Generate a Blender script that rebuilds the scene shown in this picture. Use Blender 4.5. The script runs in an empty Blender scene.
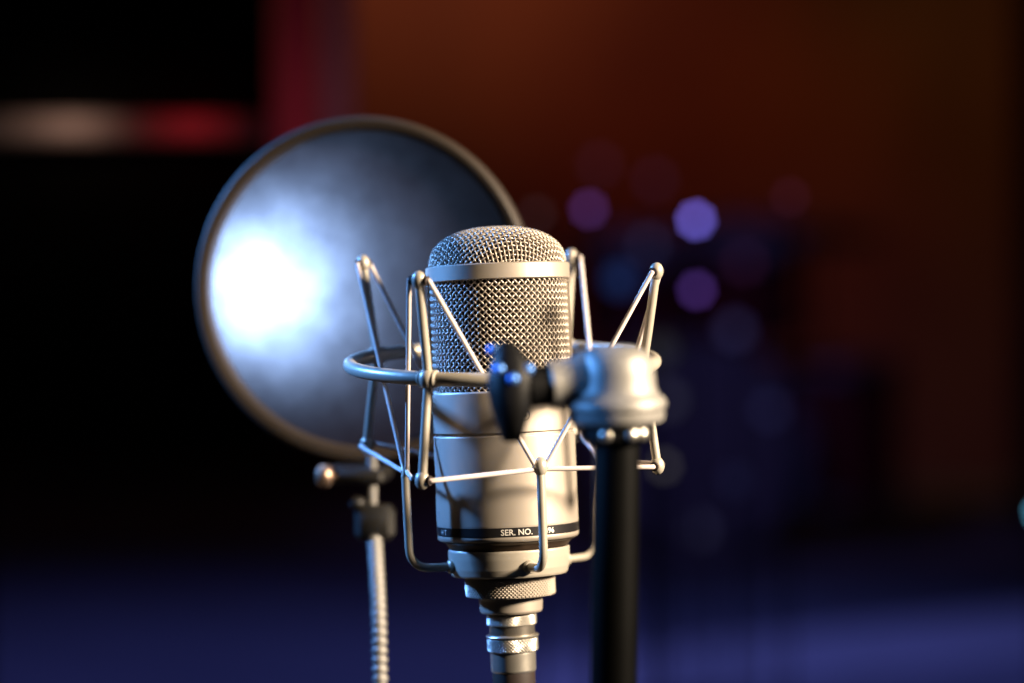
import bpy, math, random
from mathutils import Vector, Matrix, Quaternion
from math import sin, cos, pi, radians, sqrt, hypot
random.seed(7)
sc = bpy.context.scene
COL = sc.collection
MM = 0.001
# ------------------------------------------------------------------ camera
F = 2418.0                       # focal length in pixels (85 mm on a 36 mm sensor, 1024 px wide)
CAMY = -1.05
cd = bpy.data.cameras.new('camera'); cam = bpy.data.objects.new('camera', cd); COL.objects.link(cam)
cam.location = (0, CAMY, 0); cam.rotation_euler = (radians(90), 0, 0)
cd.sensor_width = 36; cd.lens = 85.0; cd.clip_start = 0.05; cd.clip_end = 100
cd.dof.use_dof = True; cd.dof.focus_distance = 1.017; cd.dof.aperture_fstop = 2.75
cd.dof.aperture_blades = 8; cd.dof.aperture_rotation = radians(12)
sc.camera = cam
# ------------------------------------------------------------------ world, view
w = bpy.data.worlds.new('World'); sc.world = w; w.use_nodes = True
bg = w.node_tree.nodes['Background']; bg.inputs[0].default_value = (0.30, 0.34, 0.6, 1); bg.inputs[1].default_value = 0.007
sc.view_settings.view_transform = 'Standard'; sc.view_settings.look = 'None'
sc.view_settings.exposure = 0; sc.view_settings.gamma = 1
sc.render.engine = 'CYCLES'
sc.cycles.use_denoising = True
sc.cycles.use_adaptive_sampling = False
sc.cycles.max_bounces = 8; sc.cycles.diffuse_bounces = 2
sc.cycles.sample_clamp_indirect = 4

# ------------------------------------------------------------------ lamps
def aim(o, tgt):
    d = Vector(tgt) - o.location
    o.rotation_euler = d.to_track_quat('-Z', 'Y').to_euler()
def area(name, loc, tgt, sx, sy, power, col, spread=30):
    l = bpy.data.lights.new(name, 'AREA'); l.shape = 'RECTANGLE'; l.size = sx; l.size_y = sy
    l.energy = power; l.color = col; l.spread = radians(spread)      # softbox with a grid
    o = bpy.data.objects.new(name, l); COL.objects.link(o); o.location = loc; aim(o, tgt); return o
def spot(name, loc, tgt, ang, power, col, blend=1.0, rad=0.03):
    l = bpy.data.lights.new(name, 'SPOT'); l.spot_size = radians(ang); l.spot_blend = blend
    l.energy = power; l.color = col; l.shadow_soft_size = rad
    o = bpy.data.objects.new(name, l); COL.objects.link(o); o.location = loc; aim(o, tgt); return o
def azel(az, el, d):
    az = radians(az); el = radians(el)
    return Vector((sin(az)*cos(el)*d, -cos(az)*cos(el)*d, sin(el)*d))
MIC = Vector((-0.003, 0, -0.03))
area('key_light', MIC + azel(68, 21, 1.5), MIC, .24, .24, 3.1, (1, .80, .58))
area('blue_light', MIC + azel(-106, 27, 1.1), MIC, .06, .10, 1.05, (.13, .38, 1))
spot('blue_spot', (-1.05, -.42, .32), (.036, -.145, -.0166), 5.5, 46, (.10, .36, 1), .5, .03)  # narrow spot added to turn only the swivel and wing nut blue
spot('kit_light', (-.4, 2.6, 1.6), (.45, 5.2, .1), 44, 62, (.36, .27, 1), 1.0, .1)
spot('screen_light', (-.118, .157, .028), (-.118, .12, .027), 150, 2.7, (.37, .56, 1), .6, .008)
spot('floor_light', (-.4, 2.0, 2.2), (-.3, 2.7, -.55), 80, 105, (.16, .20, 1), 1.0, .1)
spot('floor_side_light', (1.6, 2.2, 2.0), (.9, 2.9, -.55), 55, 78, (.18, .22, 1), 1.0, .1)
spot('wall_light', (-.6, 5.6, 2.6), (-.3, 8.2, 2.0), 62, 120, (1, .34, .17), 1.0, .1)
spot('wall_side_light', (1.8, 6.6, 2.4), (1.6, 8.2, .3), 70, 22, (1, .5, .12), 1.0, .1)

# ------------------------------------------------------------------ materials
def mat(name, base, rough=.5, metal=0.0, bump=0.0, bscale=300, rvar=0.0, cvar=0.0, vscale=40, spec=.5, emit=None, estr=0, coat=0, aniso=0):
    m = bpy.data.materials.new(name); m.use_nodes = True
    nt = m.node_tree; p = nt.nodes['Principled BSDF']
    p.inputs['Base Color'].default_value = (*base, 1)
    p.inputs['Roughness'].default_value = rough; p.inputs['Metallic'].default_value = metal
    p.inputs['Specular IOR Level'].default_value = spec
    p.inputs['Coat Weight'].default_value = coat
    tc = nt.nodes.new('ShaderNodeTexCoord')
    if rvar or cvar:
        n = nt.nodes.new('ShaderNodeTexNoise'); n.inputs['Scale'].default_value = vscale; n.inputs['Detail'].default_value = 6
        nt.links.new(tc.outputs['Object'], n.inputs['Vector'])
        if rvar:
            r = nt.nodes.new('ShaderNodeMapRange'); r.inputs['To Min'].default_value = max(.02, rough-rvar); r.inputs['To Max'].default_value = min(1, rough+rvar)
            nt.links.new(n.outputs['Fac'], r.inputs['Value']); nt.links.new(r.outputs['Result'], p.inputs['Roughness'])
        if cvar:
            mx = nt.nodes.new('ShaderNodeMix'); mx.data_type = 'RGBA'
            mx.inputs['A'].default_value = (*[c*(1-cvar) for c in base], 1); mx.inputs['B'].default_value = (*[min(1, c*(1+cvar)) for c in base], 1)
            nt.links.new(n.outputs['Fac'], mx.inputs['Factor']); nt.links.new(mx.outputs['Result'], p.inputs['Base Color'])
    if bump:
        n2 = nt.nodes.new('ShaderNodeTexNoise'); n2.inputs['Scale'].default_value = bscale; n2.inputs['Detail'].default_value = 3
        b = nt.nodes.new('ShaderNodeBump'); b.inputs['Strength'].default_value = bump; b.inputs['Distance'].default_value = .12/bscale
        nt.links.new(tc.outputs['Object'], n2.inputs['Vector']); nt.links.new(n2.outputs['Fac'], b.inputs['Height']); nt.links.new(b.outputs['Normal'], p.inputs['Normal'])
    if emit:
        p.inputs['Emission Color'].default_value = (*emit, 1); p.inputs['Emission Strength'].default_value = estr
    return m
M = {}
M['nickel'] = mat('satin_nickel', (.45, .40, .34), .47, .5, .25, 4000, .05, .04, 60)
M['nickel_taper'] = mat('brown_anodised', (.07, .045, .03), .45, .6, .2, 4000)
M['wire'] = mat('mesh_wire', (.52, .455, .385), .46, .55)
M['gauze'] = mat('inner_gauze', (.035, .026, .02), .6, .5, .8, 2500)
M['paint'] = mat('mount_paint', (.47, .43, .36), .40, .28, .15, 2500, .08, .04, 80)
M['cord'] = mat('elastic_cord', (.68, .60, .57), .9, 0, .9, 2600, 0, .12, 900)
M['blackband'] = mat('black_band', (.012, .011, .012), .35, 0)
M['letter'] = mat('silver_lettering', (.85, .82, .76), .4, .3)
M['emblem'] = mat('engraved_fill', (.03, .025, .02), .5, 0)
M['chrome'] = mat('plug_nickel', (.80, .76, .68), .30, .88, .05, 2000, .05, 0, 200)
M['darkchrome'] = mat('plug_groove', (.6, .55, .48), .24, .9)
M['rubber'] = mat('boot_rubber', (.03, .02, .018), .55, 0, .2, 1500)
M['swivel'] = mat('swivel_nickel', (.34, .33, .31), .50, .4, .1, 2000, .06, 0, 60)
M['black'] = mat('black_plastic', (.003, .003, .0035), .55, 0, .25, 1200, spec=.3)
M['pole'] = mat('black_pole_paint', (.002, .002, .0019), .45, 0, .15, 800, .06, spec=.1)
M['stud'] = mat('blue_glass_stud', (.15, .38, 1.0), .42, .8)  # blue base colour paints the glints on the wing nut
M['rim'] = mat('pop_rim', (.036, .026, .02), .6, 0, .3, 700)
M['gooseneck'] = mat('gooseneck_metal', (.28, .27, .255), .5, .4, .1, 600)
M['brass'] = mat('knob_copper', (.75, .52, .38), .35, .9)
M['clampplastic'] = mat('clamp_plastic', (.011, .010, .009), .5, 0, .3, 900)
M['floor'] = mat('stage_floor', (.16, .16, .17), .85, 0, .3, 30, .1, .25, 3, spec=.15)
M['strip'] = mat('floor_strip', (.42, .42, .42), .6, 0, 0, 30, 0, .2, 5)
M['drape'] = mat('black_drape', (.0025, .0035, .0035), .9, 0, spec=.1)
M['rail'] = mat('rail_paint', (.34, .30, .28), .5, 0, 0, 30, 0, .25, 4)
M['redpost'] = mat('red_post', (.22, .06, .085), .5, 0, 0, 30, 0, .3, 4)
M['greypost'] = mat('grey_post', (.22, .22, .25), .5, 0, 0, 30, 0, .3, 4)
M['drumred'] = mat('drum_red', (.10, .008, .012), .3, 0, 0, 30, 0, .3, 6)
M['banner'] = mat('banner_cloth', (.13, .025, .016), .8, 0, 0, 30, 0, .2, 5)
M['drumhead'] = mat('drum_head', (.10, .10, .12), .7, 0)
M['hardware'] = mat('drum_hardware', (.5, .5, .55), .25, 1)
M['cymbal'] = mat('cymbal_bronze', (.35, .25, .12), .35, 1)
M['cabinet'] = mat('amp_cloth', (.02, .018, .02), .8, 0, .3, 300)

def fabric():
    m = bpy.data.materials.new('nylon_screen'); m.use_nodes = True; nt = m.node_tree
    for n in list(nt.nodes): nt.nodes.remove(n)
    out = nt.nodes.new('ShaderNodeOutputMaterial')
    tc = nt.nodes.new('ShaderNodeTexCoord')
    n = nt.nodes.new('ShaderNodeTexNoise'); n.inputs['Scale'].default_value = 55; n.inputs['Detail'].default_value = 8; n.inputs['Roughness'].default_value = .62
    nt.links.new(tc.outputs['Object'], n.inputs['Vector'])
    r = nt.nodes.new('ShaderNodeMapRange'); r.inputs['From Min'].default_value = .25; r.inputs['From Max'].default_value = .7
    r.inputs['To Min'].default_value = .09; r.inputs['To Max'].default_value = .175
    nt.links.new(n.outputs['Fac'], r.inputs['Value'])
    df = nt.nodes.new('ShaderNodeBsdfDiffuse'); df.inputs[0].default_value = (.03, .022, .038, 1)
    tl = nt.nodes.new('ShaderNodeBsdfTranslucent')
    cc = nt.nodes.new('ShaderNodeCombineColor')
    for i in range(3): nt.links.new(r.outputs['Result'], cc.inputs[i])
    nt.links.new(cc.outputs[0], tl.inputs[0])
    tr = nt.nodes.new('ShaderNodeBsdfTransparent')
    m1 = nt.nodes.new('ShaderNodeMixShader'); m1.inputs[0].default_value = .5
    nt.links.new(df.outputs[0], m1.inputs[1]); nt.links.new(tl.outputs[0], m1.inputs[2])
    m2 = nt.nodes.new('ShaderNodeMixShader'); m2.inputs[0].default_value = .03
    nt.links.new(m1.outputs[0], m2.inputs[1]); nt.links.new(tr.outputs[0], m2.inputs[2])
    nt.links.new(m2.outputs[0], out.inputs[0]); return m
M['screen'] = fabric()

def wood():
    m = mat('wall_wood', (.26, .105, .04), .6, 0); nt = m.node_tree; p = nt.nodes['Principled BSDF']
    tc = nt.nodes.new('ShaderNodeTexCoord'); mp = nt.nodes.new('ShaderNodeMapping'); mp.inputs['Scale'].default_value = (.9, 1, .5)
    n = nt.nodes.new('ShaderNodeTexNoise'); n.inputs['Scale'].default_value = 1.6; n.inputs['Detail'].default_value = 5
    cr = nt.nodes.new('ShaderNodeValToRGB'); cr.color_ramp.elements[0].color = (.15, .05, .02, 1); cr.color_ramp.elements[1].color = (.28, .10, .035, 1)
    cr.color_ramp.elements[0].position = .3; cr.color_ramp.elements[1].position = .7
    nt.links.new(tc.outputs['Object'], mp.inputs[0]); nt.links.new(mp.outputs[0], n.inputs['Vector'])
    nt.links.new(n.outputs['Fac'], cr.inputs[0]); nt.links.new(cr.outputs[0], p.inputs['Base Color']); return m
M['wood'] = wood()

# ------------------------------------------------------------------ mesh tools
class MB:
    def __init__(s): s.v = []; s.f = []
    def add(s, vs, fs):
        o = len(s.v); s.v += [Vector(v) for v in vs]; s.f += [tuple(i+o for i in f) for f in fs]; return s
    def lathe(s, prof, T=Matrix(), n=64, cap=True):
        """prof: list of (r, z) bottom->top, in metres"""
        vs = []; fs = []; m = len(prof)
        for r, z in prof:
            for k in range(n):
                a = 2*pi*k/n; vs.append(T @ Vector((r*cos(a), r*sin(a), z)))
        for i in range(m-1):
            for k in range(n):
                fs.append((i*n+k, i*n+(k+1) % n, (i+1)*n+(k+1) % n, (i+1)*n+k))
        if cap:
            fs.append(tuple(reversed(range(n)))); fs.append(tuple((m-1)*n+k for k in range(n)))
        return s.add(vs, fs)
    def tube(s, pts, rad, n=12, closed=False, cap=True):
        pts = [Vector(p) for p in pts]; m = len(pts)
        rr = rad if isinstance(rad, (list, tuple)) else [rad]*m
        tan = []
        for i in range(m):
            a = pts[(i-1) % m] if (closed or i > 0) else pts[0]; b = pts[(i+1) % m] if (closed or i < m-1) else pts[-1]
            tan.append((b-a).normalized())
        up = Vector((0, 0, 1)) if abs(tan[0].z) < .9 else Vector((1, 0, 0))
        nrm = (up - tan[0]*up.dot(tan[0])).normalized(); vs = []; fs = []
        for i in range(m):
            nrm = (nrm - tan[i]*nrm.dot(tan[i])).normalized(); bi = tan[i].cross(nrm)
            for k in range(n):
                a = 2*pi*k/n; vs.append(pts[i] + (nrm*cos(a)+bi*sin(a))*rr[i])
        for i in range(m if closed else m-1):
            j = (i+1) % m
            for k in range(n):
                fs.append((i*n+k, i*n+(k+1) % n, j*n+(k+1) % n, j*n+k))
        if cap and not closed:
            fs.append(tuple(reversed(range(n)))); fs.append(tuple((m-1)*n+k for k in range(n)))
        return s.add(vs, fs)
    def ball(s, c, r, sc=(1, 1, 1), R=Matrix(), n=20):
        pr = []
        for i in range(1, n//2): t = -pi/2+pi*i/(n//2); pr.append((cos(t), sin(t)))
        pr = [(.02, -1)] + pr + [(.02, 1)]
        T = Matrix.Translation(c) @ R.to_4x4() @ Matrix.Diagonal((r*sc[0], r*sc[1], r*sc[2], 1))
        return s.lathe(pr, T, n)
    def box(s, c, d, R=Matrix(), bev=0.0):
        hx, hy, hz = [q/2 for q in d]; T = Matrix.Translation(c) @ R.to_4x4()
        b = min(bev, hx*.9, hy*.9, hz*.9)
        if b <= 0:
            vs = [T @ Vector((x, y, z)) for x in (-hx, hx) for y in (-hy, hy) for z in (-hz, hz)]
            return s.add(vs, [(0, 1, 3, 2), (4, 6, 7, 5), (0, 4, 5, 1), (2, 3, 7, 6), (0, 2, 6, 4), (1, 5, 7, 3)])
        # chamfered: stacked rounded-rect sections
        def ring(ix, iy):
            return [(ix-b, -iy), (ix, -iy+b), (ix, iy-b), (ix-b, iy), (-ix+b, iy), (-ix, iy-b), (-ix, -iy+b), (-ix+b, -iy)]
        vs = []; secs = [(-hz, b), (-hz+b, 0), (hz-b, 0), (hz, b)]
        for z, ins in secs:
            for x, y in ring(hx-ins*.7, hy-ins*.7): vs.append(T @ Vector((x, y, z)))
        fs = []
        for i in range(3):
            for k in range(8): fs.append((i*8+k, i*8+(k+1) % 8, (i+1)*8+(k+1) % 8, (i+1)*8+k))
        fs.append(tuple(reversed(range(8)))); fs.append(tuple(24+k for k in range(8)))
        return s.add(vs, fs)
ORG = {}
def build(name, mb, m, parent=None, smooth=True, ang=38, label=None):
    me = bpy.data.meshes.new(name)
    xs = [v.x for v in mb.v]; ys = [v.y for v in mb.v]; zs = [v.z for v in mb.v]
    org = Vector(((min(xs)+max(xs))/2, (min(ys)+max(ys))/2, min(zs)))
    me.from_pydata([tuple(v-org) for v in mb.v], [], mb.f); me.materials.append(m)
    if smooth:
        me.shade_smooth(); me.set_sharp_from_angle(angle=radians(ang))
    o = bpy.data.objects.new(name, me); COL.objects.link(o)
    ORG[o] = org
    if parent: o.parent = parent; o.location = org - ORG[parent]
    else: o.location = org
    if label: o['label'] = label
    return o
def thing(name, loc, label, cat, group=None):
    o = bpy.data.objects.new(name, None); o.empty_display_size = .02; COL.objects.link(o); o.location = loc
    ORG[o] = Vector(loc); tag(o, label, cat, group); return o
def tag(o, label, cat, group=None):
    o['label'] = label; o['category'] = cat
    if group: o['group'] = group
def struct(o): o['kind'] = 'structure'; return o
def W(px, py, y):
    D = y-CAMY; return Vector(((px-512)/F*D, y, -(py-341.5)/F*D))
def vec(*a): return Vector(a)
def smoothpath(pts, n=8):
    """Catmull-Rom through points"""
    P = [Vector(p) for p in pts]; P = [P[0]*2-P[1]] + P + [P[-1]*2-P[-2]]; out = []
    for i in range(1, len(P)-2):
        a, b, c, d = P[i-1:i+3]
        for k in range(n):
            t = k/n; out.append(.5*((2*b)+(c-a)*t+(2*a-5*b+4*c-d)*t*t+(3*b-3*c+d-a)*t**3))
    out.append(P[-2]); return out

# ------------------------------------------------------------------ the microphone
LEAN = Matrix.Rotation(radians(-2.3), 3, 'Y') @ Matrix.Rotation(radians(-.5), 3, 'X')
O = vec(-4.0, 0, -25.2)*MM
TM = Matrix.Translation(O) @ LEAN.to_4x4()
def zm(z):                            # fine fit of the lower body heights
    if z > -45: return z
    if z > -54: return z+(-45-z)/9
    if z > -63: return z+1.0
    if z > -64.5: return z+1.0+(z+63)*.5
    return z+.25
def L(az, r, z):                      # mic frame: azimuth 0 faces the camera, + to the right; mm
    a = radians(az); return TM @ vec(r*sin(a)*MM, -r*cos(a)*MM, zm(z)*MM)
def prof(ps):
    ps = [(r, zm(z)) for r, z in ps]
    out = []                             # supporting loops keep long walls flat-shaded right up to their edges
    for (r0, a), (r1, b) in zip(ps, ps[1:]):
        out.append((r0*MM, a*MM)); d = hypot(r1-r0, b-a)
        if d > 2.5:
            for f in (.35/d, 1-.35/d): out.append(((r0+(r1-r0)*f)*MM, (a+(b-a)*f)*MM))
    out.append((ps[-1][0]*MM, ps[-1][1]*MM)); return out

mic = thing('condenser_microphone', TM @ vec(0, 0, -.0755), 'large satin nickel studio microphone with woven wire head, held upright in the shock mount', 'microphone')
body = MB().lathe(prof([(28.6, -58.4), (30.2, -58.4), (30.6, -58.0), (30.6, -54.7), (30.7, -54.2), (30.7, -15.2), (30.5, -14.9), (29.5, -14.8), (29.5, -13.7), (30.5, -13.6), (30.7, -13.4),
                        (30.7, 3.4), (30.4, 3.9), (30.2, 4.1), (28.2, 4.1), (28.2, 2)]), TM, 160)
bo = build('body', body, M['nickel'], mic)
build('lip', MB().lathe(prof([(28.5, -61.0), (30.0, -60.9), (30.5, -60.4), (30.7, -59.3), (30.6, -58.7), (29, -58.6)]), TM, 160), M['nickel'], mic)
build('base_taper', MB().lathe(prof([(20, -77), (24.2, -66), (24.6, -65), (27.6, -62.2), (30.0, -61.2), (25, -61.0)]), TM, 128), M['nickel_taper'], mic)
bandmb = MB().lathe(prof([(30.6, -58.5), (30.76, -58.45), (30.76, -54.75), (30.6, -54.7)]), TM, 160, cap=False)
band = build('label_band', bandmb, M['blackband'], mic)

def text_on_cyl(txt, size, az0, z0, r, name, parent, bold=0.0, align='LEFT', mt='letter'):
    cu = bpy.data.curves.new(name, 'FONT'); cu.body = txt; cu.size = size; cu.extrude = .03; cu.offset = bold; cu.resolution_u = 3
    to = bpy.data.objects.new(name, cu); COL.objects.link(to)
    dg = bpy.context.evaluated_depsgraph_get(); me = bpy.data.meshes.new_from_object(to.evaluated_get(dg))
    mb = MB(); vs = []
    for v in me.vertices:
        az = az0 + math.degrees(v.co.x/r); vs.append(L(az, r+.03+v.co.z, z0+v.co.y))
    mb.add(vs, [tuple(p.vertices) for p in me.polygons])
    bpy.data.objects.remove(to); bpy.data.curves.remove(cu); bpy.data.meshes.remove(me)
    return build(name, mb, M[mt], parent, smooth=False)
text_on_cyl('SER. NO.', 3.55, -5.6, -57.85, 30.76, 'lettering', band, .05)
text_on_cyl('396', 3.3, 30.5, -57.8, 30.76, 'lettering', band, .03)
text_on_cyl('H T', 3.2, -68, -57.8, 30.76, 'lettering', band, .0)
# small engraved round mark above the groove
mk = MB()
for rr, tt in ((2.3, .16), (.5, .35)):
    pts = []
    for k in range(28):
        a = 2*pi*k/28; pts.append(L(17.0+math.degrees(rr*cos(a)/30.7), 30.73, -6.4+rr*sin(a)))
    mk.tube(pts, tt*MM, 6, closed=True)
build('engraved_mark', mk, M['emblem'], mic)

# head frame: band, collar, side bars
build('head_band', MB().lathe(prof([(30, 51.5), (30.9, 51.5), (31.25, 51.9), (31.25, 57.9), (30.8, 58.4), (30, 58.4)]), TM, 160, cap=False), M['nickel'], mic)
for s in (-1, 1):
    b = MB(); vs = []; fs = []
    na = 10
    for z in (3.9, 52.6):
        for r in (29.3, 31.05):
            for k in range(na+1):
                az = s*90 + (k/na-.5)*13; vs.append(L(az, r, z))
    m = na+1
    for k in range(na):
        fs += [(k, k+1, m+k+1, m+k), (2*m+k, 3*m+k, 3*m+k+1, 2*m+k+1), (m+k, m+k+1, 3*m+k+1, 3*m+k), (k, 2*m+k, 2*m+k+1, k+1)]
    fs += [(0, m, 3*m, 2*m), (na, 2*m+na, 3*m+na, m+na)]
    b.add(vs, fs); build('side_bar', b, M['nickel'], mic)

# woven wire side grille
RG = 29.4; NW = 64; c = 2*pi*RG/NW; wr = .355; amp = .33
z0, z1 = 3.0, 53.2; g = MB()
for fam in (1, -1):
    for j in range(NW):
        pts = []; sub = 4
        n = int((z1-z0)/(c/2)*sub)+1
        for q in range(n+1):
            t = q/sub                      # index along the wire, one unit = one crossing
            z = z0 + t*c/2
            if z > z1: break
            az = 360*(j/NW) + fam*t*180/NW
            h = fam*amp*cos(pi*t)*(1 if True else 1)
            # crossings alternate over / under
            pts.append(L(az, RG+h, z))
        g.tube(pts, wr*MM, 6, cap=False)
build('wire_grille', g, M['wire'], mic, ang=80)
# dome: flat sheet of the same weave pressed over a rounded cap
RD, HD, ZB = 29.3, 16.7, 58.0
table = [(0, 0, HD, 0)]; acc = 0; pr = None
NT = 400; ex = 2.35
for i in range(NT+1):
    t = i/NT*pi/2; r = RD*sin(t)**(2/ex); z = HD*cos(t)**(2/ex) if cos(t) > 1e-9 else 0
    if pr: acc += hypot(r-pr[0], z-pr[1])
    table.append((acc, r, z, 0)); pr = (r, z)
SMAX = acc
import bisect
keys = [a[0] for a in table]
def dome(u, v, h):
    s = hypot(u, v)
    if s > SMAX: return None
    i = min(max(1, bisect.bisect_left(keys, s)), len(table)-1)
    a, b = table[i-1], table[i]; f = 0 if b[0] == a[0] else (s-a[0])/(b[0]-a[0])
    r = a[1]+(b[1]-a[1])*f; z = a[2]+(b[2]-a[2])*f
    j0, j1 = table[max(1, i-6)], table[min(len(table)-1, i+6)]
    dr, dz = j1[1]-j0[1], j1[2]-j0[2]; l = hypot(dr, dz) or 1
    nr, nz = -dz/l, dr/l
    if s < .5: nr, nz = 0, 1
    if nz < 0: nr, nz = -nr, -nz
    r2 = r+nr*h; z2 = z+nz*h; az = math.degrees(math.atan2(u, -v)) if s > 1e-6 else 0
    return L(az, r2, ZB+z2)
sp = 2.15; dm = MB(); rot = radians(14)
K = int(SMAX/sp)+2
for fam in (0, 1):
    for j in range(-K, K+1):
        seg = []
        for q in range(-K*5, K*5+1):
            t = q/5; a, b = t*sp, j*sp
            h = amp*cos(pi*(t+j))*(1 if fam == 0 else -1)
            u, v = (a, b) if fam == 0 else (b, a)
            u, v = u*cos(rot)-v*sin(rot), u*sin(rot)+v*cos(rot)
            p = dome(u, v, h)
            if p is not None: seg.append(p)
        if len(seg) > 3: dm.tube(seg, wr*MM, 6, cap=False)
build('dome_grille', dm, M['wire'], mic, ang=80)
ig = []
for r, z in ((27.6, 3), (27.6, 56)): ig.append((r, z))
for i in range(1, 12):
    t = pi/2*i/12; ig.append((27.6*cos(t)**(2/ex), 57+14.6*sin(t)**(2/ex)))
build('inner_gauze', MB().lathe(prof(ig), TM, 96), M['gauze'], mic)

# ------------------------------------------------------------------ the shock mount
mount = thing('shock_mount', TM @ vec(0, 0, -.0855), 'pale metal ring mount with four posts and stretched elastic cords around the microphone', 'shock mount')
RC = vec(-4.2, 0, -9.0)*MM
RR = Matrix.Rotation(radians(-.7), 3, 'Y') @ Matrix.Rotation(radians(5.8), 3, 'X')
TR = Matrix.Translation(RC) @ RR.to_4x4()
def G(az, r, z): a = radians(az); return TR @ vec(r*sin(a)*MM, -r*cos(a)*MM, z*MM)
rg = MB().tube([G(k*3, 66, 0) for k in range(120)], 3.0*MM, 20, closed=True)
build('outer_ring', rg, M['paint'], mount)
PAZ = [-27, 63, 154, -122]
AAZ = [19-90*k for k in range(4)]       # 19, -71, -161, -251
ctip, btip = {}, {}
RT = 73.0
for az in PAZ:
    top = G(az, RT, 41); bot = G(az, RT, -41)
    p = MB().tube(smoothpath([bot, G(az, 69.5, -18), G(az, 67.3, -4), G(az, 67.3, 4), G(az, 69.5, 18), top], 6), [1.9*MM]*31, 14)
    po = build('post', p, M['paint'], mount)
    # T collar where the post crosses the ring
    ta = radians(az); tangent = RR @ vec(cos(ta), sin(ta), 0)
    cpos = G(az, 66.2, 0)
    cl = MB().tube([cpos-tangent*.0042, cpos-tangent*.0036, cpos+tangent*.0036, cpos+tangent*.0042], [3.2*MM, 3.75*MM, 3.75*MM, 3.2*MM], 20)
    cl.ball(G(az, 67, 0), 3.9*MM, (1, 1, 1.15), RR)
    build('collar', cl, M['paint'], po)
    for nm, tip, s in (('t', top, 1), ('b', bot, -1)):
        axis = (tip - G(az, 67, 0)).normalized()
        R = axis.to_track_quat('Z', 'X').to_matrix()
        b = MB().ball(tip, 3.05*MM, (1, 1, 1.3), R)
        inw = (G(az, 0, 41*s)-tip).normalized()
        b.tube([tip-tangent*.0030, tip-tangent*.0022, tip+tangent*.0022, tip+tangent*.0030], [1.3*MM, 1.9*MM, 1.9*MM, 1.3*MM], 12)
        build('post_tip', b, M['paint'], po)
        for q in (-1, 1):
            build('grommet', MB().tube([tip+tangent*q*.0029, tip+tangent*q*.0040], 2.0*MM, 14), M['rubber'], po)
    ctip[az] = (top, bot, tangent)
# cradle: cup with four bent arms
cup = MB().lathe(prof([(22, -64.6), (25.2, -64.6), (26.0, -64.3), (26.4, -64.8), (26.3, -68), (25.9, -72.5), (25.2, -75.2), (24.6, -75.9), (20, -76)]), TM, 128, cap=False)
build('cradle_cup', cup, M['paint'], mount)
atip = {}
for az in AAZ:
    q_ = 3.6 if az == AAZ[3] else 0
    pts = [L(az, 24.5, -71.2), L(az, 29, -71.2), L(az, 36.5-q_, -71.0)]
    for k in range(1, 8):
        t = pi/2*k/8; pts.append(L(az, 36.5-q_+8.5*sin(t), -71+8.5*(1-cos(t))))
    pts += [L(az, 45-q_, -62), L(az, 45.2-q_*.9, -50), L(az, 45.3-q_*.5, -38), L(az, 45.3, -28.5)]
    am = MB().tube(pts, 1.85*MM, 14)
    am.lathe([(2.9*MM, 0), (2.9*MM, 2.0*MM), (2.3*MM, 2.6*MM)], Matrix.Translation(L(az, 25.4, -71.2)) @ (L(az, 40, -71.2)-L(az, 25, -71.2)).to_track_quat('Z', 'Y').to_matrix().to_4x4(), 24)
    ao = build('cradle_arm', am, M['paint'], mount)
    tip = L(az, 45.3, -28); atip[az] = tip
    tg = (LEAN @ vec(cos(radians(az)), sin(radians(az)), 0)).normalized()
    b = MB()
    if az == AAZ[1]:    # seen side on: a small open fork
        for s in (-1, 1):
            b.tube([tip+vec(0, 0, -.0028), tip+tg*s*.0016+vec(0, 0, -.0012), tip+tg*s*.0030+vec(0, 0, .0022)], [1.7*MM, 1.5*MM, 1.1*MM], 12)
        b.ball(tip+vec(0, 0, -.003), 1.9*MM)
    else:
        b.ball(tip, 3.0*MM, (1, 1, 1.4), LEAN)
        b.tube([tip-tg*.0032, tip-tg*.0022, tip+tg*.0022, tip+tg*.0032], [1.3*MM, 1.9*MM, 1.9*MM, 1.3*MM], 12)
    build('arm_tip', b, M['paint'], ao)
# elastic cords: each post end is tied to the two neighbouring arms
def angd(a, b): d = (a-b+180) % 360-180; return d
for az in PAZ:
    top, bot, tg = ctip[az]
    nb = sorted(AAZ, key=lambda q: abs(angd(q, az)))[:2]
    l = [q for q in nb if angd(q, az) < 0][0]; r = [q for q in nb if angd(q, az) > 0][0]
    for tip in (top, bot):
        def tgA(q): return (LEAN @ vec(cos(radians(q)), sin(radians(q)), 0)).normalized()
        zz = .0010 if tip is top else -.0010
        a = atip[l]+tgA(l)*.0026+vec(0, 0, zz); b = atip[r]-tgA(r)*.0026+vec(0, 0, zz)
        t0 = tip-tg*.0046; t1 = tip+tg*.0046
        P = [a]
        for k in range(1, 14): P.append(a.lerp(t0, k/14))
        P += [t0, tip.copy(), t1]
        for k in range(1, 14): P.append(t1.lerp(b, k/14))
        P.append(b)
        build('elastic_cord', MB().tube(P, 1.05*MM, 10), M['cord'], mount)
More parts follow.
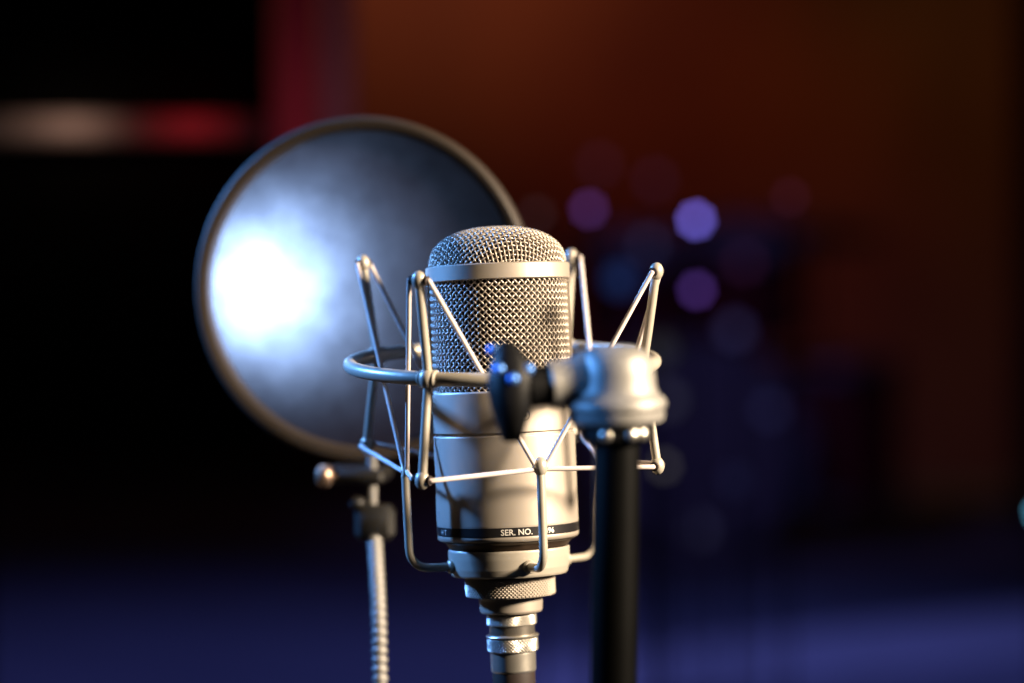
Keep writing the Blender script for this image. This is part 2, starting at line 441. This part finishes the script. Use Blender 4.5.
# knurled locking nut
def knurl(mb, r, za, zb, N, cc, a, T=TM, nz=None, sub=6):
    """za<zb in mm; diamond knurl of N teeth"""
    nz = nz or max(6, int((zb-za)/cc*sub)); n = N*sub; ps = [];
    vs = []; fs = []
    for i in range(nz+1):
        z = za+(zb-za)*i/nz; edge = min(1, min(i, nz-i)/2)
        for k in range(n):
            th = 2*pi*k/n
            p = (th*N/(2*pi)+(z-za)/cc) % 1; q = (th*N/(2*pi)-(z-za)/cc) % 1
            h = a*(1-max(abs(2*p-1), abs(2*q-1)))*2*edge
            rr = (r+h-(.35 if i in (0, nz) else 0))*MM
            vs.append(T @ vec(rr*cos(th), rr*sin(th), z*MM))
    for i in range(nz):
        for k in range(n): fs.append((i*n+k, i*n+(k+1) % n, (i+1)*n+(k+1) % n, (i+1)*n+k))
    fs.append(tuple(reversed(range(n)))); fs.append(tuple(nz*n+k for k in range(n)))
    mb.add(vs, fs); return mb
build('locking_nut', knurl(MB(), 19.1, -84.9, -75.6, 72, 1.65, .30, sub=8), M['nickel'], mount, ang=18)
build('nut_neck', MB().lathe(prof([(12, -92.6), (13.0, -92.4), (13.6, -91.6), (13.9, -86.5), (14.2, -86.0), (14.2, -85.2), (19, -85.1)]), TM, 96), M['nickel'], mount)

# ------------------------------------------------------------------ the cable with its plug
cable = thing('microphone_cable', vec(.02, .02, -.55), 'nickel plug with two knurled bands on a dark cable, screwed under the microphone', 'cable')
build('knurled_band', knurl(MB(), 10.6, -97.6, -93.0, 44, 1.45, .19, sub=8), M['chrome'], cable, ang=18)
build('groove', MB().lathe(prof([(9.9, -102.6), (9.9, -97.5)]), TM, 96), M['darkchrome'], cable)
build('flange', MB().lathe(prof([(10.4, -103.3), (11.3, -103.1), (11.6, -102.6), (11.3, -102.2), (10, -102.0)]), TM, 96), M['chrome'], cable)
build('knurled_band', knurl(MB(), 10.8, -109.0, -103.2, 44, 1.45, .19, sub=8), M['chrome'], cable, ang=18)
build('barrel', MB().lathe(prof([(9.4, -118.2), (9.8, -117.6), (9.9, -110), (9.8, -108.9)]), TM, 96), M['chrome'], cable)
bt = [L(0, 0, -117.5), L(0, 0, -124), L(0, 0, -132), L(0, 0, -150)]
build('boot', MB().tube(bt, [9.3*MM, 9.3*MM, 8.6*MM, 5.0*MM], 40), M['rubber'], cable)
build('cord', MB().tube(smoothpath([L(0, 0, -148), L(0, 0, -180), vec(.006, .004, -.30), vec(.03, .03, -.45), vec(.06, .06, -.535), vec(.16, .12, -.546), vec(.5, .4, -.546)], 8), 3.2*MM, 12), M['rubber'], cable)

# ------------------------------------------------------------------ the stand with its swivel joint
SY = -.145
SW = W(616, 405, SY)
st_base = vec(SW.x-.006, SY+.004, -.55)
stand = thing('microphone_stand', st_base, 'black pole topped by a blurred silver domed swivel with a black wing nut', 'stand')
TS = Matrix.Translation(SW) @ Matrix.Rotation(radians(-1.5), 4, 'Y') @ Matrix.Rotation(radians(3), 4, 'X') @ Matrix.Scale(.948, 4)
def S(ps): return [(r*MM, z*MM) for r, z in ps]
build('swivel_dome', MB().lathe(S([(15, -1.6), (19.0, -1.6), (19.9, -.8), (19.9, 1.2), (19.2, 2.6), (17.0, 4.2), (16.0, 7), (15.6, 12), (15.0, 16.5), (13.4, 20), (10.5, 22.4), (6, 23.5), (.3, 23.7)]), TS, 96), M['swivel'], stand)
build('swivel_base', MB().lathe(S([(8.5, -7.6), (16.0, -7.6), (18.4, -6.5), (19.0, -5.2), (19.0, -2.6), (18.2, -1.9), (15, -1.8)]), TS, 96), M['swivel'], stand)
build('collar', MB().lathe(S([(8.5, -14.5), (12.8, -14.5), (14.4, -13), (14.6, -7.7)]), TS, 96), M['black'], stand)
for az in (-20, 22, 40, 150, 220):
    a = radians(az); p = TS @ (vec(sin(a)*14.4, -cos(a)*14.4, -10.8)*MM)
    d = (TS.to_3x3() @ vec(sin(a), -cos(a), 0)).normalized()
    build('bolt', MB().ball(p, 2.6*MM, (1, 1, .7), d.to_track_quat('Z', 'Y').to_matrix()), M['chrome'], stand)
pole_top = TS @ (vec(0, 0, -13)*MM)
build('pole', MB().tube([st_base+vec(0, 0, .002), pole_top], 8.8*MM, 48), M['pole'], stand)
bs = MB().lathe([(.125, 0), (.125, .008), (.118, .012), (.02, .018), (.014, .05)], Matrix.Translation(st_base), 64)
build('base_plate', bs, M['pole'], stand)
# boss, black shaft and wing nut on the left
bc = TS @ (vec(0, 0, 13)*MM); ax = (W(511, 393, SY-.004)-W(575, 385, SY)).normalized()
start = W(598, 379, SY)
RX = ax.to_track_quat('Z', 'Y').to_matrix().to_4x4()
boss = MB().lathe(S([(11.5, 0), (11.0, 6), (9.4, 8.5), (8.6, 15), (8.9, 16), (8.9, 18.2), (8.2, 19)]), Matrix.Translation(start) @ RX, 48)
build('boss', boss, M['swivel'], stand)
sh0 = start+ax*.0185
shaft = MB().lathe(S([(7.6, 0), (7.6, 8), (6.6, 9), (6.6, 12), (7.4, 13), (7.4, 17), (6.4, 18)]), Matrix.Translation(sh0) @ RX, 40)
build('shaft', shaft, M['black'], stand)
wc = W(511, 391, SY-.003)
# paddle: an elongated lobed knob, seen edge on
WZ = [(-19, 9, -8.5, 5.5), (-18, 8, -3.6, 4.2), (-12, 7.4, -5.4, 5.6), (-6, 7, -7.6, 7.6), (0, 7, -8.9, 8.8), (5, 7, -8.9, 9.0), (9, 7, -7.8, 8.0), (13, 6, -6.6, 5.8), (17, 5, -5.2, 2.4), (18.6, 4, -3.4, .6)]
WZ[0] = (-19, 9, -2.4, 3.0)
def wing_at(z):
    for a, b in zip(WZ, WZ[1:]):
        if a[0] <= z <= b[0]:
            f = (z-a[0])/(b[0]-a[0]); return a[2]+(b[2]-a[2])*f, a[3]+(b[3]-a[3])*f
    return WZ[-1][2:]
def wing_dep(z): return 2.0+9.5*(1-(abs(z)/19.6)**2.2)
wn = MB(); n = 40; secs = 38; vs = []; fs = []
for i in range(secs+1):
    z = -19+37.6*i/secs; xl, xr = wing_at(z); hx = (xr-xl)/2; cx = (xl+xr)/2; wy = wing_dep(z)
    for k in range(n):
        a = 2*pi*k/n; ca, sa = cos(a), sin(a)
        vs.append(wc+vec((cx+hx*math.copysign(abs(ca)**.8, ca))*MM, wy*math.copysign(abs(sa)**.8, sa)*MM, z*MM))
for i in range(secs):
    for k in range(n): fs.append((i*n+k, i*n+(k+1) % n, (i+1)*n+(k+1) % n, (i+1)*n+k))
fs.append(tuple(reversed(range(n)))); fs.append(tuple(secs*n+k for k in range(n)))
wn.add(vs, fs); wo = build('wing_nut', wn, M['black'], stand)
for px, py in ((494, 352), (500, 370), (513, 379), (527, 370)):
    zz = -(py-391)/2.55; xx = (px-511)/2.55; xl, xr = wing_at(zz); u = min(.97, abs((xx-(xl+xr)/2)/((xr-xl)/2)))
    dpt = wing_dep(zz)*(1-u**2)**.5
    build('stud', MB().ball(wc+vec(xx, -dpt-.2, zz)*MM, 2.2*MM), M['stud'], wo)  # added bead standing in for a blue glint
# stud that carries the mount ring
rp = G(44, 66, 0)
build('mounting_stud', MB().tube([TS @ (vec(0, 0, 9)*MM), rp], 4.6*MM, 24), M['swivel'], stand)

# ------------------------------------------------------------------ pop filter
PY = .12
pc = W(364, 290, PY)
pop = thing('pop_filter', W(379, 900, PY), 'round pop filter glowing blue white, on a ribbed gooseneck behind the microphone', 'pop filter')
RP = Matrix.Rotation(radians(-10), 3, 'Z') @ Matrix.Rotation(radians(4), 3, 'X')     # turned slightly
TP = Matrix.Translation(pc) @ RP.to_4x4() @ Matrix.Rotation(radians(90), 4, 'X')      # local z = towards camera
PR = 83.5
prf = [(PR-6.5, -5), (PR-1.5, -5.6), (PR, -4), (PR+.4, 0), (PR, 4), (PR-1.5, 5.6), (PR-4, 5.8), (PR-6.5, 4.6), (PR-7.2, 2), (PR-7.2, -3), (PR-6.5, -5)]
build('rim', MB().lathe(S(prf), TP, 128, cap=False), M['rim'], pop)
sm = MB(); rings = 24; n = 96; vs = [TP @ vec(0, 0, -.001)]; fs = []
for i in range(1, rings+1):
    r = (PR-6.8)*i/rings
    for k in range(n):
        a = 2*pi*k/n; z = .25*sin(3*a+r*.05)*(r/PR)*(1-r/PR)*2-1
        vs.append(TP @ vec(r*cos(a)*MM, r*sin(a)*MM, z*MM))
for k in range(n): fs.append((0, 1+k, 1+(k+1) % n))
for i in range(rings-1):
    for k in range(n): fs.append((1+i*n+k, 1+i*n+(k+1) % n, 1+(i+1)*n+(k+1) % n, 1+(i+1)*n+k))
sm.add(vs, fs); build('screen', sm, M['screen'], pop)
# bracket under the rim, knobs, stem, clamp block and gooseneck
PB = PY-.018
build('bracket', MB().box(W(358, 474, PB+.008), (.030, .024, .007), RP, .002), M['clampplastic'], pop)
kx = (W(312, 476, PB)-W(345, 476, PB)).normalized(); KX = kx.to_track_quat('Z', 'Y').to_matrix().to_4x4()
build('thumb_knob', MB().lathe(S([(2.6, 0), (2.6, 4), (4.6, 5), (5.4, 6.5), (5.4, 9), (4.4, 11), (2, 12)]), Matrix.Translation(W(341, 476, PB)) @ KX, 32), M['brass'], pop)
build('stem', MB().tube([W(372, 455, PB), W(372, 505, PB)], 2.5*MM, 24), M['gooseneck'], pop)
cb = build('clamp_block', MB().box(W(375, 522, PB), (.0190, .014, .0170), Matrix(), .003), M['clampplastic'], pop)
build('screw_knob', MB().ball(W(357, 503, PB-.004), 4.2*MM, (1, 1, .8)), M['clampplastic'], pop)
path = smoothpath([W(374, 531, PB), W(376.5, 570, .085), W(379, 622, .070), W(380.5, 690, .064), vec(-.058, .06, -.22), vec(-.04, .02, -.32), vec(.02, -.05, -.40), st_base+vec(0, .004, .12)], 40)
# ribs: resample at even steps
tot = 0; acc = [0]
for a, b in zip(path, path[1:]): tot += (b-a).length; acc.append(tot)
step = .0006; N = int(tot/step); pts = []; rad = []; j = 0
for i in range(N+1):
    d = i*step
    while j < len(acc)-2 and acc[j+1] < d: j += 1
    f = (d-acc[j])/(acc[j+1]-acc[j]); pts.append(path[j].lerp(path[j+1], f))
    rad.append((2.35+1.25*(sin(pi*(i % 7.0)/7.0))**.5)*MM)
build('gooseneck', MB().tube(pts, rad, 20), M['gooseneck'], pop, ang=180)

# ------------------------------------------------------------------ the setting, far out of focus
FZ = -.55
def plane(name, x0, x1, y0, y1, z, m):
    return struct(build(name, MB().box(vec((x0+x1)/2, (y0+y1)/2, z-.02), (x1-x0, y1-y0, .04)), m, smooth=False))
plane('floor', -6, 6, -2.5, 8.6, FZ, M['floor'])
struct(build('back_wall', MB().box(vec(.6, 8.27, 1.2), (11, .1, 3.6)), M['wood'], smooth=False))
# pale strip across the floor at the right
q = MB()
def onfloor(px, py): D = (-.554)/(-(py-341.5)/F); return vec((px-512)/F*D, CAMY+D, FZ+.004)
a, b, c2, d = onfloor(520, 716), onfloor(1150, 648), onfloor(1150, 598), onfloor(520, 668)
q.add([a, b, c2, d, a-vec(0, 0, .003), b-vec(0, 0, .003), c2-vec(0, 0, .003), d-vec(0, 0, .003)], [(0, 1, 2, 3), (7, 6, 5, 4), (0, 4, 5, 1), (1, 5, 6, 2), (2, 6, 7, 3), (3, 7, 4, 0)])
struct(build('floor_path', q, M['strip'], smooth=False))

# black drape at the left, hung from the ceiling to the floor in soft folds
def drape(name, xa, xb, y, z0, z1, m, label, cat, folds=9, dep=.05):
    vs = []; fs = []; n = folds*8
    for s in (0, .012):
        for z in (z0, z1):
            for k in range(n+1): vs.append(vec(xa+(xb-xa)*k/n, y+s+dep*sin(2*pi*k/8), z))
    m_ = n+1
    for k in range(n):
        fs += [(k, k+1, m_+k+1, m_+k), (2*m_+k, 3*m_+k, 3*m_+k+1, 2*m_+k+1), (m_+k, m_+k+1, 3*m_+k+1, 3*m_+k), (k, 2*m_+k, 2*m_+k+1, k+1)]
    fs += [(0, m_, 3*m_, 2*m_), (n, 2*m_+n, 3*m_+n, m_+n)]
    o = build(name, MB().add(vs, fs), m); tag(o, label, cat); return o
dr = W(1016, 0, 5.9)
drape('stage_drape', dr.x, 3.4, 5.9, FZ+.005, 2.2, M['drape'], 'black drape at the far right edge of the orange brown wall', 'curtain')
# free standing dark screen with a pale ledge
NY = 1.22
xa = W(-420, 0, NY).x; xb = W(270, 0, NY).x; zb = W(0, 452, NY).z; zt = .42
scr = thing('acoustic_screen', vec((xa+xb)/2, NY, FZ), 'black free standing screen at the left with a pale ledge glowing red near its end', 'screen')
build('panel', MB().box(vec((xa+xb)/2, NY, (zb+zt)/2), (xb-xa, .02, zt-zb), Matrix(), .003), M['drape'], scr)
lz = W(0, 129, NY-.03).z
build('ledge', MB().box(vec((xa+xb)/2-.002, NY-.028, lz), (xb-xa, .034, .024), Matrix(), .005), M['rail'], scr)
for x in (xa+.05, xb-.27):
    build('leg', MB().box(vec(x, NY, (FZ+zb)/2), (.012, .012, zb-FZ), Matrix(), .002), M['drape'], scr)
spot('ledge_red_light', W(190, 112, NY-.088), W(190, 135, NY-.045), 160, .034, (1, .03, .05), .8, .006)  # unseen spot added for the red patch on the ledge
spot('ledge_pale_light', W(64, 108, NY-.088), W(64, 132, NY-.045), 160, .052, (1, .60, .45), .8, .006)  # unseen spot added for the pale patch on the ledge
for xa, xb, m, lab in ((274, 318, 'redpost', 'dark red strip of cloth hanging beside the black screen'), (324, 352, 'greypost', 'dull grey strip of cloth hanging between the red strip and the brown wall')):
    YP = 1.62; a = W(xa, 330, YP); b = W(xb, 330, YP)  # posts built as hanging strips that stop above the floor
    drape('hanging_cloth', a.x, b.x, YP, a.z, 1.3, M[m], lab, 'hanging cloth', 3, .006)
spot('column_light', W(300, 125, 1.44), W(296, 112, 1.59), 160, .55, (1, .22, .30), .8, .01)  # unseen spot added close by to brighten the red strip

# drum kit, almost lost in the dark
kit = thing('drum_kit', vec(W(680, 400, 5.2).x, 5.2, FZ), 'dark red drum kit blurred in the middle of the background', 'drum kit')
def drum(px, py, y, r, dep, tilt, nm='drum'):
    c_ = W(px, py, y); R = Matrix.Rotation(radians(tilt), 4, 'X'); T = Matrix.Translation(c_) @ R
    o = build(nm, MB().lathe([(r, -dep/2), (r, dep/2)], T, 48), M['drumred'], kit)
    pass
    for z in (-dep/2, dep/2): build('hoop', MB().lathe([(r+.001, z-.012), (r+.012, z-.012), (r+.012, z+.012), (r+.001, z+.012)], T, 48, cap=False), M['hardware'], o)
    build('drum_head', MB().lathe([(r-.004, dep/2+.001), (r-.004, dep/2+.004)], T, 48), M['drumhead'], o)
yb = 5.2; bz = FZ+.29
bpx = W(690, 341.5, yb)
drum(690, 341.5-bz*F/(yb-CAMY), yb, .27, .40, 90, 'bass_drum')
drum(640, 285, 5.1, .14, .2, 20, 'tom_drum'); drum(742, 280, 5.1, .15, .22, 20, 'tom_drum')
drum(830, 430, 5.3, .18, .34, 4, 'floor_tom')
for px in (640, 742):
    build('tom_arm', MB().tube([W(px, 285, 5.14), W(690, 335, 5.2)], .012, 10), M['hardware'], kit)
for s in (-1, 1):
    c_ = W(830, 430, 5.3); build('tom_leg', MB().tube([c_+vec(s*.17, -.03, 0), vec(c_.x+s*.18, 5.27, FZ+.01)], .006, 8), M['hardware'], kit)
# cymbals on stands
def cymbal(px, py, y, r, label):
    p = W(px, py, y); t = thing('cymbal', vec(p.x, y, FZ), label, 'cymbal', 'cymbals of the drum kit')
    build('plate', MB().lathe([(r, 0), (r*.5, .012), (.05, .022), (.04, .035), (.006, .042)], Matrix.Translation(p) @ Matrix.Rotation(radians(12), 4, 'X'), 48), M['cymbal'], t)
    build('cymbal_pole', MB().tube([vec(p.x, y, FZ+.1), p], .009, 10), M['cabinet'], t)
    for k in range(3):
        a = 2*pi*k/3+.5; build('leg', MB().tube([vec(p.x, y, FZ+.28), vec(p.x+.2*cos(a), y+.2*sin(a), FZ+.008)], .007, 8), M['cabinet'], t)
cymbal(560, 250, 5.3, .17, 'leftmost dark bronze cymbal, just right of the microphone head')
cymbal(815, 235, 5.35, .19, 'rightmost dark bronze cymbal in front of the brown wall')
spot('drum_red_light', vec(.3, 4.0, 2.4), (.78, 8.2, .62), 26, 40, (1, .03, .05), 1.0, .05)  # red spot added to tint the wall behind the kit
# added glowing discs on poles, standing in for blurred chrome glints
def glint(px, py, y, r, col, s, label, thinpole=True):
    p = W(px, py, y); t = thing('stage_lamp', vec(p.x, y+.015, FZ), label, 'lamp', 'small stage lamps glowing far behind the microphone')
    fc = Matrix.Translation(p) @ Matrix.Rotation(radians(90), 4, 'X')
    build('housing', MB().lathe([(r*.7, -.03), (r*1.25, -.02), (r*1.25, .001), (r*1.05, .001), (r*1.05, -.004)], fc, 24, cap=False), M['black'], t)
    m = mat('lamp_glow', (.02, .02, .02), .5, emit=col, estr=s)
    build('lens', MB().lathe([(r*1.02, -.003), (r, 0), (r*.5, .002)], fc, 24), m, t)
    build('lamp_pole', MB().tube([vec(p.x, y+.015, FZ), vec(p.x, y+.015, p.z)], .0025, 8), M['black'], t)
LY = 1.41
glint(696, 220, LY, .0055, (.19, .15, .80), 5.8, 'brightest violet lamp, right of the microphone and above its right post')
glint(589, 209, LY, .0055, (.20, .07, .38), 1.9, 'dim purple lamp nearest the right of the microphone dome')
glint(697, 290, LY, .0055, (.17, .07, .46), 2.2, 'purple lamp directly below the brightest violet lamp')
glint(620, 280, LY, .012, (.04, .10, .42), .30, 'faint blue lamp behind the right rear cords')
glint(790, 197, LY, .0055, (.16, .03, .07), .9, 'very dim mauve lamp, rightmost of the upper row')
glint(664, 466, LY, .0055, (.13, .12, .12), 1.3, 'dim grey lamp beside the lower right post tip')
glint(735, 480, LY, .012, (.05, .05, .2), .18, 'very faint blue lamp low in the dark right of the stand')
glint(1042, 512, LY, .0055, (.1, .4, .6), 4.5, 'small cyan lamp cut by the right edge of the photo')
glint(537, 214, LY, .0055, (.2, .1, .12), .5, 'faint grey red lamp peeking out between pop filter rim and microphone dome')
glint(660, 350, LY, .014, (.1, .1, .13), .22, 'faint grey lamp glow just right of the silver swivel head')
glint(648, 245, LY+1.2, .010, (.10, .10, .3), .5, 'faint blue violet lamp between the blue and the brightest violet lamp')
glint(745, 262, LY+1.4, .010, (.22, .06, .2), .35, 'faint plum lamp right of the purple lamp')
glint(655, 180, LY+1.3, .010, (.2, .05, .12), .4, 'faint wine red lamp above the row of purple lamps')
for px_, py_, yy, rr, cc, ss, ll in (
    (735, 330, 2.5, .012, (.10, .09, .30), .5, 'faint indigo lamp under the plum lamp'),
    (668, 400, 2.3, .012, (.12, .12, .20), .45, 'faint slate blue lamp just right of the swivel flange'),
    (600, 165, 2.6, .010, (.25, .06, .12), .35, 'faint rose lamp highest above the microphone dome'),
    (770, 410, 2.7, .012, (.07, .07, .26), .4, 'faint navy lamp in the dark beside the drums'),
    (700, 530, 2.4, .012, (.09, .09, .22), .4, 'faint blue grey lamp lowest of all, near the floor')):
    glint(px_, py_, yy, rr, cc, ss, ll)
